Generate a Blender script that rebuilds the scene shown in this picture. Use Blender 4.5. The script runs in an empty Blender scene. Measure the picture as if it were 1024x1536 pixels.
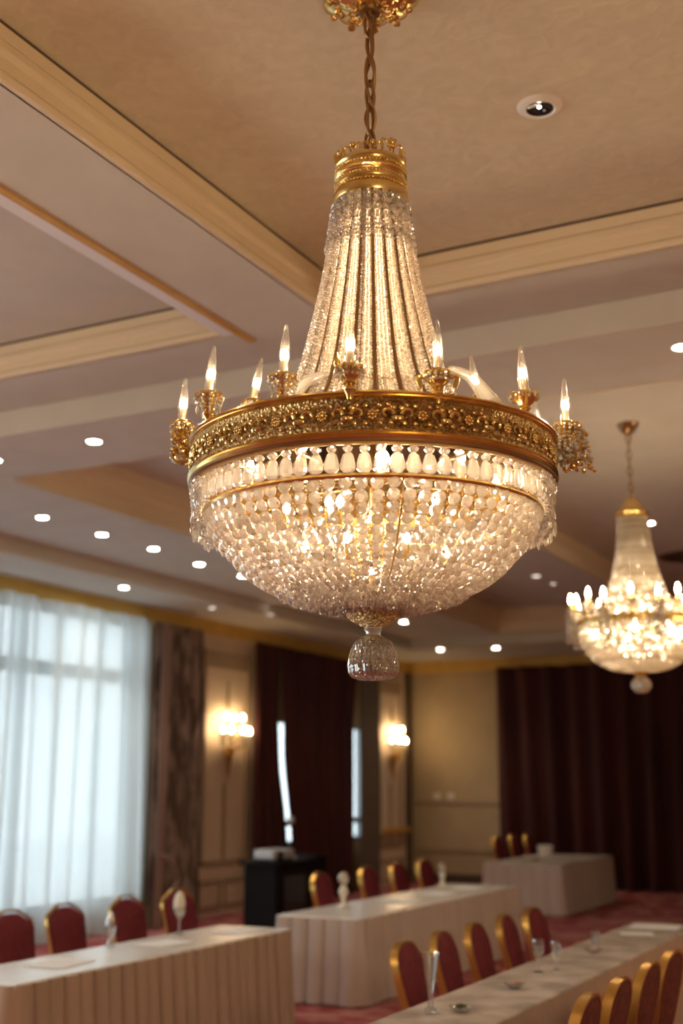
import bpy, math, random
from math import sin, cos, pi, radians
from mathutils import Vector, Matrix
random.seed(7)
C = bpy.context.scene.collection
SC = bpy.context.scene

# ------------------------------------------------------------------ mesh helper
class MB:
    def __init__(s): s.v = []; s.f = []; s.m = []
    def add(s, vs, fs, mi=0):
        b = len(s.v); s.v.extend(vs); s.f.extend([tuple(i+b for i in f) for f in fs]); s.m.extend([mi]*len(fs)); return s
    def box(s, x0, x1, y0, y1, z0, z1, mi=0):
        vs = [(x, y, z) for z in (z0, z1) for y in (y0, y1) for x in (x0, x1)]
        return s.add(vs, [(0,2,3,1),(4,5,7,6),(0,1,5,4),(2,6,7,3),(0,4,6,2),(1,3,7,5)], mi)
    def lathe(s, prof, seg=32, c=(0,0,0), flute=0, namp=0.0, mi=0, closed=False, sx=1, sy=1, caps=True):
        vs = []; n = len(prof)
        for r, z in prof:
            for k in range(seg):
                a = 2*pi*k/seg; rr = r*(1+namp*abs(cos(flute*a/2.0))) if flute else r
                vs.append((c[0]+rr*cos(a)*sx, c[1]+rr*sin(a)*sy, c[2]+z))
        fs = []
        for i in range(n if closed else n-1):
            j = (i+1) % n
            for k in range(seg):
                l = (k+1) % seg; fs.append((i*seg+k, i*seg+l, j*seg+l, j*seg+k))
        if not closed and caps:
            if prof[0][0] > 1e-5: fs.append(tuple(range(seg))[::-1])
            if prof[-1][0] > 1e-5: fs.append(tuple((n-1)*seg+k for k in range(seg)))
        return s.add(vs, fs, mi)
    def tube(s, pts, rad, seg=8, closed=False, mi=0):
        pts = [Vector(p) for p in pts]; n = len(pts); vs = []; up = None
        for i, p in enumerate(pts):
            if closed: t = pts[(i+1) % n]-pts[i-1]
            else: t = pts[min(i+1, n-1)]-pts[max(i-1, 0)]
            t.normalize()
            if up is None:
                up = Vector((0,0,1)) if abs(t.z) < .9 else Vector((1,0,0))
            a = up - t*up.dot(t)
            if a.length < 1e-5: a = t.orthogonal()
            a.normalize(); up = a; b = t.cross(a)
            r = rad[i] if isinstance(rad, (list, tuple)) else rad
            for k in range(seg):
                w = 2*pi*k/seg; vs.append(tuple(p + a*(r*cos(w)) + b*(r*sin(w))))
        fs = []
        for i in range(n if closed else n-1):
            j = (i+1) % n
            for k in range(seg):
                l = (k+1) % seg; fs.append((i*seg+k, i*seg+l, j*seg+l, j*seg+k))
        if not closed:
            fs.append(tuple(range(seg))[::-1]); fs.append(tuple((n-1)*seg+k for k in range(seg)))
        return s.add(vs, fs, mi)
    def ico(s, c, r, sc=(1,1,1), rot=None, mi=0):
        M = rot if rot else Matrix.Rotation(random.random()*6.28, 3, 'Z') @ Matrix.Rotation(random.random()*6.28, 3, 'X')
        vs = []
        for p in ICO_V:
            q = M @ p if not rot else p
            q = Vector((q.x*r*sc[0], q.y*r*sc[1], q.z*r*sc[2]))
            if rot: q = M @ q
            vs.append((c[0]+q.x, c[1]+q.y, c[2]+q.z))
        return s.add(vs, ICO_F, mi)
    def disc(s, c, n, r, t, seg=9, mi=0):
        """faceted round crystal facing n"""
        n = Vector(n).normalized(); a = n.orthogonal().normalized(); b = n.cross(a); c = Vector(c); w0 = random.random()
        vs = []
        for rr, h in ((r*.5, t), (r, t*.25), (r, -t*.25), (r*.5, -t)):
            for k in range(seg):
                w = 2*pi*(k+w0)/seg; vs.append(tuple(c + a*(rr*cos(w)) + b*(rr*sin(w)) + n*h))
        fs = [(i*seg+k, i*seg+(k+1) % seg, (i+1)*seg+(k+1) % seg, (i+1)*seg+k) for i in range(3) for k in range(seg)]
        fs.append(tuple(range(seg))[::-1]); fs.append(tuple(3*seg+k for k in range(seg)))
        return s.add(vs, fs, mi)
    def mesh(s, name, mats, smooth=False):
        me = bpy.data.meshes.new(name); me.from_pydata(s.v, [], s.f)
        for m in (mats if isinstance(mats, (list, tuple)) else [mats]): me.materials.append(m)
        if any(s.m): me.polygons.foreach_set('material_index', s.m)
        me.update()
        import bmesh
        bm = bmesh.new(); bm.from_mesh(me); bmesh.ops.recalc_face_normals(bm, faces=bm.faces); bm.to_mesh(me); bm.free()
        if smooth:
            me.polygons.foreach_set('use_smooth', [True]*len(me.polygons))
            me.set_sharp_from_angle(angle=radians(42))
        return me
    def build(s, name, mats, parent=None, smooth=False, loc=None, label=None):
        o = bpy.data.objects.new(name, s.mesh(name, mats, smooth)); C.objects.link(o)
        if parent: o.parent = parent
        if loc: o.location = loc
        if label: o['label'] = label
        return o
_p = (1+5**.5)/2
ICO_V = [Vector(v).normalized() for v in [(-1,_p,0),(1,_p,0),(-1,-_p,0),(1,-_p,0),(0,-1,_p),(0,1,_p),(0,-1,-_p),(0,1,-_p),(_p,0,-1),(_p,0,1),(-_p,0,-1),(-_p,0,1)]]
ICO_F = [(0,11,5),(0,5,1),(0,1,7),(0,7,10),(0,10,11),(1,5,9),(5,11,4),(11,10,2),(10,7,6),(7,1,8),(3,9,4),(3,4,2),(3,2,6),(3,6,8),(3,8,9),(4,9,5),(2,4,11),(6,2,10),(8,6,7),(9,8,1)]

def thing(name, label, cat, loc=(0,0,0), rz=0, group=None):
    o = bpy.data.objects.new(name, None); C.objects.link(o); o.empty_display_size = .1
    o.location = loc; o.rotation_euler = (0, 0, rz); o['label'] = label; o['category'] = cat
    if group: o['group'] = group
    return o
def tag(o, label, cat, group=None):
    o['label'] = label; o['category'] = cat
    if group: o['group'] = group
    return o
def struct(o): o['kind'] = 'structure'; return o
def inst(me, name, parent, loc=(0,0,0), rz=0, sc=None):
    o = bpy.data.objects.new(name, me); C.objects.link(o); o.parent = parent; o.location = loc; o.rotation_euler = (0,0,rz)
    if sc: o.scale = sc
    return o
def dup(root, loc, rz, label, group=None):
    r = root.copy(); C.objects.link(r); r.location = loc; r.rotation_euler = (0,0,rz); r['label'] = label
    if group: r['group'] = group
    for ch in list(root.children):
        c = ch.copy(); C.objects.link(c); c.parent = r
        for g in list(ch.children):
            d = g.copy(); C.objects.link(d); d.parent = c
    return r
def interp(prof, t):
    """point at arc fraction t of polyline"""
    L = [math.dist(prof[i], prof[i+1]) for i in range(len(prof)-1)]; T = sum(L)*t
    for i, l in enumerate(L):
        if T <= l or i == len(L)-1:
            k = min(T/l, 1); return tuple(a+(b-a)*k for a, b in zip(prof[i], prof[i+1]))
        T -= l
def spline(p, n=8):
    """catmull-rom refinement"""
    q = [p[0]]+list(p)+[p[-1]]; out = []
    for i in range(1, len(q)-2):
        for k in range(n):
            t = k/n
            out.append(tuple(.5*((2*b)+(-a+c)*t+(2*a-5*b+4*c-d)*t*t+(-a+3*b-3*c+d)*t**3) for a, b, c, d in zip(q[i-1], q[i], q[i+1], q[i+2])))
    out.append(tuple(p[-1])); return out
def plen(p): return sum(math.dist(p[i], p[i+1]) for i in range(len(p)-1))

# ------------------------------------------------------------------ materials
def mat(name, base=(.8,.8,.8), rough=.5, metal=0, **kw):
    m = bpy.data.materials.new(name); m.use_nodes = True; nt = m.node_tree; b = nt.nodes['Principled BSDF']
    b.inputs['Base Color'].default_value = (*base, 1); b.inputs['Roughness'].default_value = rough; b.inputs['Metallic'].default_value = metal
    for k, v in kw.items():
        b.inputs[k.replace('_', ' ')].default_value = v
    return m
def N(m, t, **kw):
    n = m.node_tree.nodes.new(t)
    for k, v in kw.items():
        if k in n.inputs: n.inputs[k].default_value = v
        else: setattr(n, k, v)
    return n
def L(m, a, b): m.node_tree.links.new(a, b)
def coords(m, scale=(1,1,1)):
    t = N(m, 'ShaderNodeTexCoord'); mp = N(m, 'ShaderNodeMapping'); mp.inputs['Scale'].default_value = scale
    L(m, t.outputs['Object'], mp.inputs[0]); return mp.outputs[0]
def ramp(m, fac, stops):
    r = N(m, 'ShaderNodeValToRGB'); e = r.color_ramp.elements
    e[0].position, e[0].color = stops[0][0], (*stops[0][1], 1); e[1].position, e[1].color = stops[-1][0], (*stops[-1][1], 1)
    for p, c in stops[1:-1]:
        x = e.new(p); x.color = (*c, 1)
    L(m, fac, r.inputs[0]); return r.outputs[0]
def bump(m, h, strength=.3, dist=.01):
    b = N(m, 'ShaderNodeBump'); b.inputs['Strength'].default_value = strength; b.inputs['Distance'].default_value = dist
    L(m, h, b.inputs['Height']); L(m, b.outputs[0], m.node_tree.nodes['Principled BSDF'].inputs['Normal'])
def noisy(name, c1, c2, scale, rough, bs=.2, bd=.005, stretch=(1,1,1), detail=4, metal=0, lo=.35, hi=.65):
    m = mat(name, c1, rough, metal); co = coords(m, stretch); n = N(m, 'ShaderNodeTexNoise'); n.inputs['Scale'].default_value = scale; n.inputs['Detail'].default_value = detail
    L(m, co, n.inputs['Vector']); L(m, ramp(m, n.outputs['Fac'], [(lo, c1), (hi, c2)]), m.node_tree.nodes['Principled BSDF'].inputs['Base Color'])
    if bs: bump(m, n.outputs['Fac'], bs, bd)
    return m
def emis(name, col, s):
    m = bpy.data.materials.new(name); m.use_nodes = True; nt = m.node_tree; nt.nodes.clear()
    e = nt.nodes.new('ShaderNodeEmission'); e.inputs[0].default_value = (*col, 1); e.inputs[1].default_value = s
    o = nt.nodes.new('ShaderNodeOutputMaterial'); nt.links.new(e.outputs[0], o.inputs[0]); return m
def thin_glass(name, tint=(1,1,1), k=.12, rough=.03, diffuse=0.0):
    m = bpy.data.materials.new(name); m.use_nodes = True; nt = m.node_tree; nt.nodes.clear()
    t = nt.nodes.new('ShaderNodeBsdfTransparent'); t.inputs[0].default_value = (*tint, 1)
    g = nt.nodes.new('ShaderNodeBsdfGlossy'); g.inputs['Roughness'].default_value = rough
    lw = nt.nodes.new('ShaderNodeLayerWeight'); lw.inputs[0].default_value = .35
    ma = nt.nodes.new('ShaderNodeMath'); ma.operation = 'MULTIPLY_ADD'; ma.inputs[1].default_value = .75; ma.inputs[2].default_value = k; ma.use_clamp = True
    nt.links.new(lw.outputs['Facing'], ma.inputs[0])
    mx = nt.nodes.new('ShaderNodeMixShader'); nt.links.new(ma.outputs[0], mx.inputs[0]); nt.links.new(t.outputs[0], mx.inputs[1]); nt.links.new(g.outputs[0], mx.inputs[2])
    out = mx.outputs[0]
    if diffuse:
        d = nt.nodes.new('ShaderNodeBsdfTranslucent'); d.inputs[0].default_value = (*tint, 1)
        m2 = nt.nodes.new('ShaderNodeMixShader'); m2.inputs[0].default_value = diffuse; nt.links.new(out, m2.inputs[1]); nt.links.new(d.outputs[0], m2.inputs[2]); out = m2.outputs[0]
    o = nt.nodes.new('ShaderNodeOutputMaterial'); nt.links.new(out, o.inputs[0]); return m
def crystal(name, tint=(1,.95,.88), transp=.22, spark=.28, sheen=.28):
    """cut crystal: some light passes straight, some scatters, facets mirror the lamps; varies bead to bead"""
    m = bpy.data.materials.new(name); m.use_nodes = True; nt = m.node_tree; nt.nodes.clear(); nn = nt.nodes.new; ln = nt.links.new
    geo = nn('ShaderNodeNewGeometry'); rnd = geo.outputs['Random Per Island']
    tr = nn('ShaderNodeBsdfTransparent'); tr.inputs[0].default_value = (1,.97,.93,1)
    gl = nn('ShaderNodeBsdfGlossy'); gl.inputs['Roughness'].default_value = .12; gl.inputs[0].default_value = (1,.97,.94,1)
    rf = nn('ShaderNodeBsdfGlass'); rf.inputs['Roughness'].default_value = .05; rf.inputs['IOR'].default_value = 1.5; rf.inputs[0].default_value = (1,.98,.95,1)
    df = nn('ShaderNodeBsdfDiffuse'); tl = nn('ShaderNodeBsdfTranslucent')
    cr = nn('ShaderNodeValToRGB'); e = cr.color_ramp.elements; e[0].color = (tint[0]*.62, tint[1]*.55, tint[2]*.48, 1); e[1].color = (*tint, 1); e[0].position = 0; e[1].position = .7; ln(rnd, cr.inputs[0])
    ln(cr.outputs[0], df.inputs[0]); ln(cr.outputs[0], tl.inputs[0])
    def mix(f, a, b):
        x = nn('ShaderNodeMixShader')
        if isinstance(f, float): x.inputs[0].default_value = f
        else: ln(f, x.inputs[0])
        ln(a, x.inputs[1]); ln(b, x.inputs[2]); return x.outputs[0]
    body = mix(.5, df.outputs[0], tl.outputs[0])
    body = mix(.35, body, rf.outputs[0])
    body = mix(transp, body, tr.outputs[0])
    lw = nn('ShaderNodeLayerWeight'); lw.inputs[0].default_value = .5
    ma = nn('ShaderNodeMath'); ma.operation = 'MULTIPLY_ADD'; ma.inputs[1].default_value = spark; ma.inputs[2].default_value = sheen*.4; ma.use_clamp = True; ln(lw.outputs['Facing'], ma.inputs[0])
    out = mix(ma.outputs[0], body, gl.outputs[0])
    o = nn('ShaderNodeOutputMaterial'); ln(out, o.inputs[0]); return m

CEIL = (.56,.50,.44)
m_plaster = mat('textured_plaster', CEIL, .85)
co = coords(m_plaster, (1,1,1)); n1 = N(m_plaster, 'ShaderNodeTexNoise'); n1.inputs['Scale'].default_value = 9; n1.inputs['Detail'].default_value = 6; n1.inputs['Distortion'].default_value = 1.2; L(m_plaster, co, n1.inputs['Vector'])
L(m_plaster, ramp(m_plaster, n1.outputs['Fac'], [(.3, (.65,.575,.42)), (.7, (.735,.65,.485))]), m_plaster.node_tree.nodes['Principled BSDF'].inputs['Base Color']); bump(m_plaster, n1.outputs['Fac'], .45, .012)
m_ceil = noisy('painted_ceiling', (.60,.565,.485), (.64,.60,.52), 3, .8, 0)
m_fascia = mat('cream_moulding', (.74,.61,.42), .55)
co = coords(m_fascia, (1,1,1)); v = N(m_fascia, 'ShaderNodeTexVoronoi'); v.inputs['Scale'].default_value = 14; L(m_fascia, co, v.inputs['Vector']); bump(m_fascia, v.outputs['Distance'], .25, .01)
m_gap_shadow = mat('painted_gap_shadow', (.10,.06,.035), .7)
m_goldstrip = noisy('gilded_strip', (.56,.30,.05), (.64,.36,.08), 5, .5, .1, metal=.2)
m_paleledge = mat('pale_ledge', (.80,.80,.82), .6)
m_cornice = noisy('ochre_gold_cornice', (.60,.38,.09), (.68,.44,.12), 4, .5, .05, metal=.15)
m_wall = noisy('beige_wall', (.42,.32,.19), (.46,.35,.21), 2, .75, .1)
m_panel = noisy('cream_panel', (.64,.51,.38), (.68,.54,.41), 3, .6, .1)
m_panel2 = mat('panel_moulding', (.38,.28,.18), .5)
m_darkwood = noisy('dark_wood_trim', (.07,.045,.03), (.10,.07,.045), 6, .5, .1, stretch=(1,1,.1))
m_red = noisy('burgundy_velvet', (.028,.003,.0035), (.056,.006,.005), 3, .85, .1, stretch=(1,1,.1)); m_red.node_tree.nodes['Principled BSDF'].inputs['Sheen Weight'].default_value = .10
m_red.node_tree.nodes['Principled BSDF'].inputs['Sheen Tint'].default_value = (.5,.15,.12,1)
m_drape = noisy('brown_brocade', (.085,.05,.036), (.27,.19,.15), 7, .7, .15, stretch=(1,1,.35), lo=.42, hi=.6)
m_drapetrim = mat('mauve_brown_satin', (.30,.20,.17), .5)
m_drapedark = mat('brown_drape', (.12,.085,.06), .8)
m_carpet = mat('patterned_carpet', (.2,.02,.03), .95)
co = coords(m_carpet, (1,1,1)); v = N(m_carpet, 'ShaderNodeTexVoronoi'); v.inputs['Scale'].default_value = 1.6; L(m_carpet, co, v.inputs['Vector'])
n1 = N(m_carpet, 'ShaderNodeTexNoise'); n1.inputs['Scale'].default_value = 5; L(m_carpet, co, n1.inputs['Vector'])
mx = N(m_carpet, 'ShaderNodeMath', operation='MULTIPLY'); L(m_carpet, v.outputs['Distance'], mx.inputs[0]); L(m_carpet, n1.outputs['Fac'], mx.inputs[1])
L(m_carpet, ramp(m_carpet, mx.outputs[0], [(.07, (.70,.42,.32)), (.12, (.38,.10,.10)), (.22, (.30,.035,.05)), (.36, (.46,.19,.18))]), m_carpet.node_tree.nodes['Principled BSDF'].inputs['Base Color'])
m_cloth = noisy('white_tablecloth', (.80,.79,.78), (.84,.83,.82), 6, .24, .05)
m_cloth2 = noisy('beige_tablecloth', (.36,.31,.27), (.66,.59,.53), 4.5, .42, .05)
m_skirt = noisy('taupe_skirt', (.44,.34,.27), (.48,.37,.30), 5, .85, .05, stretch=(1,1,.2))
m_skirt2 = noisy('pale_skirt', (.56,.49,.46), (.60,.53,.49), 5, .85, .05, stretch=(1,1,.2))
m_chairred = noisy('burgundy_upholstery', (.13,.010,.020), (.18,.016,.028), 18, .75, .15)
m_chairback = noisy('dark_patterned_back', (.08,.012,.014), (.20,.05,.03), 28, .7, .1)
m_chairgold = mat('gold_chair_frame', (.62,.38,.10), .30, .85)
m_gold = noisy('brass', (.72,.50,.17), (.88,.66,.28), 14, .24, .2, .002, metal=1)
m_goldrelief = mat('embossed_gold_frieze', (.8,.6,.25), .30, 1)
co = coords(m_goldrelief, (1,1,1)); v = N(m_goldrelief, 'ShaderNodeTexVoronoi'); v.inputs['Scale'].default_value = 85; L(m_goldrelief, co, v.inputs['Vector'])
n1 = N(m_goldrelief, 'ShaderNodeTexNoise'); n1.inputs['Scale'].default_value = 110; n1.inputs['Detail'].default_value = 3; L(m_goldrelief, co, n1.inputs['Vector'])
ad = N(m_goldrelief, 'ShaderNodeMath', operation='ADD'); L(m_goldrelief, v.outputs['Distance'], ad.inputs[0]); L(m_goldrelief, n1.outputs['Fac'], ad.inputs[1]); bump(m_goldrelief, ad.outputs[0], 1.0, .02)
L(m_goldrelief, ramp(m_goldrelief, v.outputs['Distance'], [(.15, (.98,.78,.40)), (.6, (.66,.46,.20))]), m_goldrelief.node_tree.nodes['Principled BSDF'].inputs['Base Color'])
m_bronze = mat('dark_bronze', (.34,.22,.10), .28, 1)
m_chain = mat('antique_brass_chain', (.34,.19,.08), .38, .9)
m_crystal = crystal('cut_crystal')
m_crystal_disc = crystal('frosted_crystal', (1,.93,.84), .16, .28, .14)
m_cluster = crystal('cluster_crystal', (1,.94,.85), .20, .35, .12)
m_drop = crystal('clear_drop', (1,.95,.9), .35, .5, .35)
m_farcrystal = crystal('far_crystal', (1,.90,.72), .25, .3, .2)
m_envelope = thin_glass('bulb_glass', (1,.97,.92), .09, .03, .008)
m_sleeve = mat('milky_sleeve', (.9,.72,.5), .4, Transmission_Weight=.0, Subsurface_Weight=.0)
m_ball = thin_glass('solid_crystal', (1,.98,.94), .17, .02)
m_ballbead = crystal('ball_bead_crystal', (1,.93,.82), .10, .55, .5)
m_tumbler = thin_glass('table_glass', (.94,.97,.97), .18, .03)
m_napkin = mat('pale_napkin', (.78,.74,.64), .7)
m_diffuser = bpy.data.materials.new('backlight_diffuser'); m_diffuser.use_nodes = True; nt = m_diffuser.node_tree; nt.nodes.clear()
t_ = nt.nodes.new('ShaderNodeBsdfTranslucent'); t_.inputs[0].default_value = (.50,.36,.24,1); o_ = nt.nodes.new('ShaderNodeOutputMaterial'); nt.links.new(t_.outputs[0], o_.inputs[0])
m_core = emis('bulb_glow', (1,.77,.47), 400)
m_core_in = emis('inner_bulb_glow', (1,.72,.42), 260)
m_cone_fill = emis('cone_fill_glow', (1,.84,.64), 34)
m_low_fill = emis('low_fill_glow', (1,.76,.50), 55)
m_core_far = emis('far_bulb_glow', (1,.76,.48), 120)
m_core_sc = emis('sconce_bulb_glow', (1,.70,.36), 46)
m_spot = emis('downlight_glow', (1,.90,.72), 55)
m_spotdim = emis('dim_downlight_glow', (1,.88,.74), 1.6)
m_white = mat('white_ring', (.80,.76,.70), .5)
m_black = mat('black_lacquer', (.006,.006,.007), .6, Specular_IOR_Level=.15)
m_blackgloss = mat('black_lens', (.01,.01,.012), .12)
m_silver = mat('silver_plastic', (.50,.53,.56), .35, .3)
m_paper = mat('paper', (.86,.88,.92), .8)
m_mullion = mat('grey_window_frame', (.26,.27,.29), .5)
m_glass = thin_glass('window_glass', (.95,.98,1), .04, .02)
m_outwall = mat('outside_paving', (.80,.80,.78), .9)

# sheer
m_sheer = bpy.data.materials.new('sheer_voile'); m_sheer.use_nodes = True; nt = m_sheer.node_tree; nt.nodes.clear()
t_ = nt.nodes.new('ShaderNodeBsdfTransparent'); d_ = nt.nodes.new('ShaderNodeBsdfDiffuse'); l_ = nt.nodes.new('ShaderNodeBsdfTranslucent')
t_.inputs[0].default_value = (1,1,1,1); d_.inputs[0].default_value = (.70,.74,.74,1); l_.inputs[0].default_value = (.72,.77,.78,1)
a_ = nt.nodes.new('ShaderNodeMixShader'); a_.inputs[0].default_value = .48; nt.links.new(d_.outputs[0], a_.inputs[1]); nt.links.new(l_.outputs[0], a_.inputs[2])
lw = nt.nodes.new('ShaderNodeLayerWeight'); lw.inputs[0].default_value = .5
mr = nt.nodes.new('ShaderNodeMapRange'); mr.inputs['To Min'].default_value = .42; mr.inputs['To Max'].default_value = -.15; mr.clamp = False; nt.links.new(lw.outputs['Facing'], mr.inputs['Value'])
b_ = nt.nodes.new('ShaderNodeMixShader'); nt.links.new(mr.outputs[0], b_.inputs[0]); nt.links.new(a_.outputs[0], b_.inputs[1]); nt.links.new(t_.outputs[0], b_.inputs[2])
o_ = nt.nodes.new('ShaderNodeOutputMaterial'); nt.links.new(b_.outputs[0], o_.inputs[0])

# ------------------------------------------------------------------ room shell
XL, XR, YN, YB = -10.7, 4.5, -4.0, 23.7
def rect_minus(x0, x1, y0, y1, holes):
    xs = sorted({x0, x1, *[h[0] for h in holes], *[h[1] for h in holes]}); ys = sorted({y0, y1, *[h[2] for h in holes], *[h[3] for h in holes]})
    for i in range(len(xs)-1):
        for j in range(len(ys)-1):
            cx, cy = (xs[i]+xs[i+1])/2, (ys[j]+ys[j+1])/2
            if not any(h[0] < cx < h[1] and h[2] < cy < h[3] for h in holes): yield xs[i], xs[i+1], ys[j], ys[j+1]
A = (-3.45, 1.60, .9, 6.45); Cc = (-9.30, -4.14, .9, 6.45)
D = (-7.66, -5.55, 8.14, 21.0); E_ = (-4.39, 3.2, 8.14, 21.0)
mb = MB()
for x0, x1, y0, y1 in rect_minus(-9.49, XR, YN, 7.07, [A, Cc]): mb.box(x0, x1, y0, y1, 4.84, 5.30)
for x0, x1, y0, y1 in rect_minus(-9.49, XR, 7.07, 21.2, [D, E_]): mb.box(x0, x1, y0, y1, 4.64, 5.30)
mb.box(XL, -9.49, YN, 21.2, 4.45, 5.30); mb.box(XL, XR, 21.2, YB, 4.45, 5.30)
struct(mb.build('ceiling', m_ceil))
for tr, zt, mm in ((A, 5.11, m_plaster), (Cc, 5.11, m_ceil), (D, 5.06, m_ceil), (E_, 4.95, m_ceil)):
    struct(MB().box(tr[0]-.02, tr[1]+.02, tr[2]-.02, tr[3]+.02, zt, 5.36).build('ceiling', mm))
def fascia(n, tr, z0, zt, prof, m):
    """moulding round the inside of a tray: prof = (inset, height fraction)"""
    mb = MB(); vs = []
    for o, k in prof:
        z = z0+(zt-z0)*k
        vs += [(tr[0]+o, tr[2]+o, z), (tr[1]-o, tr[2]+o, z), (tr[1]-o, tr[3]-o, z), (tr[0]+o, tr[3]-o, z)]
    fs = []; q = len(prof)
    for i in range(q):
        j = (i+1) % q
        for k in range(4):
            l = (k+1) % 4; fs.append((i*4+k, i*4+l, j*4+l, j*4+k))
    mb.add(vs, fs); return struct(mb.build('trim_%d' % n, m))
P = [(-.01,0),(.03,0),(.035,.12),(.02,.2),(.02,.42),(.045,.5),(.045,.62),(.025,.7),(.03,.93),(-.01,.93)]
fascia(1, A, 4.84, 5.11, P, m_fascia); fascia(2, Cc, 4.84, 5.11, P, m_fascia)
fascia(3, A, 4.84, 5.11, [(-.01,.93),(.028,.93),(.028,1),(-.01,1)], m_gap_shadow); fascia(4, Cc, 4.84, 5.11, [(-.01,.93),(.028,.93),(.028,1),(-.01,1)], m_gap_shadow)  # dark strip above each moulding paints in the shadow of the gap
fascia(5, D, 4.64, 5.06, [(-.01,0),(.03,0),(.04,.3),(.09,.4),(.09,.55),(.16,.7),(.20,1),(-.01,1)], m_fascia)
fascia(6, E_, 4.64, 4.95, [(-.01,0),(.03,0),(.04,.4),(.02,.5),(.06,.8),(.07,1),(-.01,1)], m_fascia)
# pale ledge and gilded strip along the near long edge of the left tray
struct(MB().box(-4.24, -4.135, .9, 6.45, 4.838, 4.868).build('trim_7', m_paleledge))
struct(MB().box(-4.135, -4.085, .9, 6.62, 4.828, 4.842).build('trim_8', m_goldstrip))
# cornice
struct(MB().box(XL, -10.56, YN, YB, 4.23, 4.46).box(XL, -10.52, YN, YB, 4.42, 4.46).build('trim_9', m_cornice))
struct(MB().box(-10.56, XR, 23.54, YB, 4.23, 4.46).box(-10.56, XR, 23.50, YB, 4.42, 4.46).build('trim_10', m_cornice))
# floor
struct(MB().box(XL-.2, XR+.2, YN-.2, YB+.2, -.2, 0).build('floor', m_carpet))
# left wall with window openings  (y0,y1,z0,z1)
W1 = (7.2, 14.25, .35, 4.23); W2 = (18.00, 21.72, .90, 3.06); W_FILL = (-2.6, 5.8, .35, 4.23)
mb = MB(); wt = .25
def wall_holes(mb, a0, a1, z0, z1, holes, f):
    for p0, p1, q0, q1 in rect_minus(a0, a1, z0, z1, holes): f(p0, p1, q0, q1)
wall_holes(mb, YN, YB, 0, 4.46, [W1, W2, W_FILL], lambda a, b, c, d: mb.box(XL-wt, XL, a, b, c, d))
struct(mb.build('wall_left', m_wall))
struct(MB().box(XL-wt, XR+wt, YB, YB+.25, 0, 4.5).build('wall_back', m_wall))
struct(MB().box(XR, XR+.25, YN, YB, 0, 5.3).build('wall_right', m_wall))
struct(MB().box(XL-wt, XR+wt, YN-.25, YN, 0, 5.3).build('wall_near', m_wall))
struct(MB().box(XL-.12, XL, YN, 7.1, 4.40, 4.5).build('trim_11', m_wall))
def window(n, w, ys, zs):
    t = thing('window_%d' % n, '', ''); del t['label']; del t['category']; struct(t); t.location = (XL, (w[0]+w[1])/2, w[2]); yc = (w[0]+w[1])/2
    mb = MB(); H_ = w[3]-w[2]; hw = (w[1]-w[0])/2
    mb.box(-.2, -.08, -hw, -hw+.08, 0, H_).box(-.2, -.08, hw-.08, hw, 0, H_).box(-.2, -.08, -hw, hw, 0, .08).box(-.2, -.08, -hw, hw, H_-.08, H_)
    for y in ys: mb.box(-.19, -.09, y-yc-.05, y-yc+.05, 0, H_)
    for z, th in zs: mb.box(-.19, -.09, -hw, hw, z-w[2]-th, z-w[2]+th)
    struct(mb.build('window_frame', m_mullion, t))
    struct(MB().box(-.145, -.139, -hw+.06, hw-.06, .06, H_-.06).build('pane', m_glass, t))
    ar = bpy.data.lights.new('daylight_portal', 'AREA'); ar.shape = 'RECTANGLE'; ar.size = H_; ar.size_y = w[1]-w[0]
    ar.cycles.is_portal = True
    lo = bpy.data.objects.new('daylight_portal', ar); C.objects.link(lo); lo.location = (XL-.35, yc, (w[2]+w[3])/2); lo.rotation_euler = (0, -pi/2, 0)
window(1, W1, [9.6, 12.0], [(3.42, .09)]); window(2, W2, [19.6], [(1.28, .05)]); window(3, W_FILL, [-.5, 1.6, 3.7], [(3.42, .09)])  # third window is added, out of view, for more daylight
struct(MB().box(-40, XL-.3, -20, 60, -.6, -.5).build('terrain', m_outwall))
# pilaster panels on the left wall
def raised_frame(mb, y0, y1, z0, z1, w=.035, d=.03, x=XL+.12):
    mb.box(x, x+d, y0, y1, z0, z0+w).box(x, x+d, y0, y1, z1-w, z1).box(x, x+d, y0, y0+w, z0, z1).box(x, x+d, y1-w, y1, z0, z1)
def pilaster(n, y0, y1):
    struct(MB().box(XL-.01, XL+.12, y0, y1, 0, 4.23).build('trim_%d' % n, m_panel))
    mb = MB(); a, b = y0+.24, y1-.24; mid = (y0+y1)/2
    raised_frame(mb, a, b, .75, 3.98, .05, .035); mb.box(XL+.12, XL+.15, a+.05, b-.05, 3.72, 3.93)
    raised_frame(mb, y0+.2, mid-.06, .12, .52); raised_frame(mb, mid+.06, y1-.2, .12, .52)
    mb.box(XL+.12, XL+.14, mid-.04, mid+.04, .8, 1.95)
    struct(mb.build('trim_%d' % (n+1), m_panel2))
pilaster(12, 15.55, 17.30); pilaster(14, 21.75, 23.25)
struct(MB().box(XL, XL+.16, 23.25, 23.48, 0, 4.23).build('trim_16', m_darkwood))
struct(MB().box(XL+.1, XL+.26, 21.8, 23.2, 1.02, 1.10).build('trim_17', m_goldstrip))
# back wall dado rails
struct(MB().box(-10.55, -8.60, YB-.04, YB, 1.56, 1.62).box(-10.55, -8.60, YB-.04, YB, .62, .67).build('trim_18', m_panel2))
struct(MB().box(-10.55, -8.60, YB-.03, YB, 0, .18).build('baseboard_back', m_darkwood))
struct(MB().box(XL, XL+.03, 14.3, 17.7, 0, .12).build('baseboard_left', m_darkwood))

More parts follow.
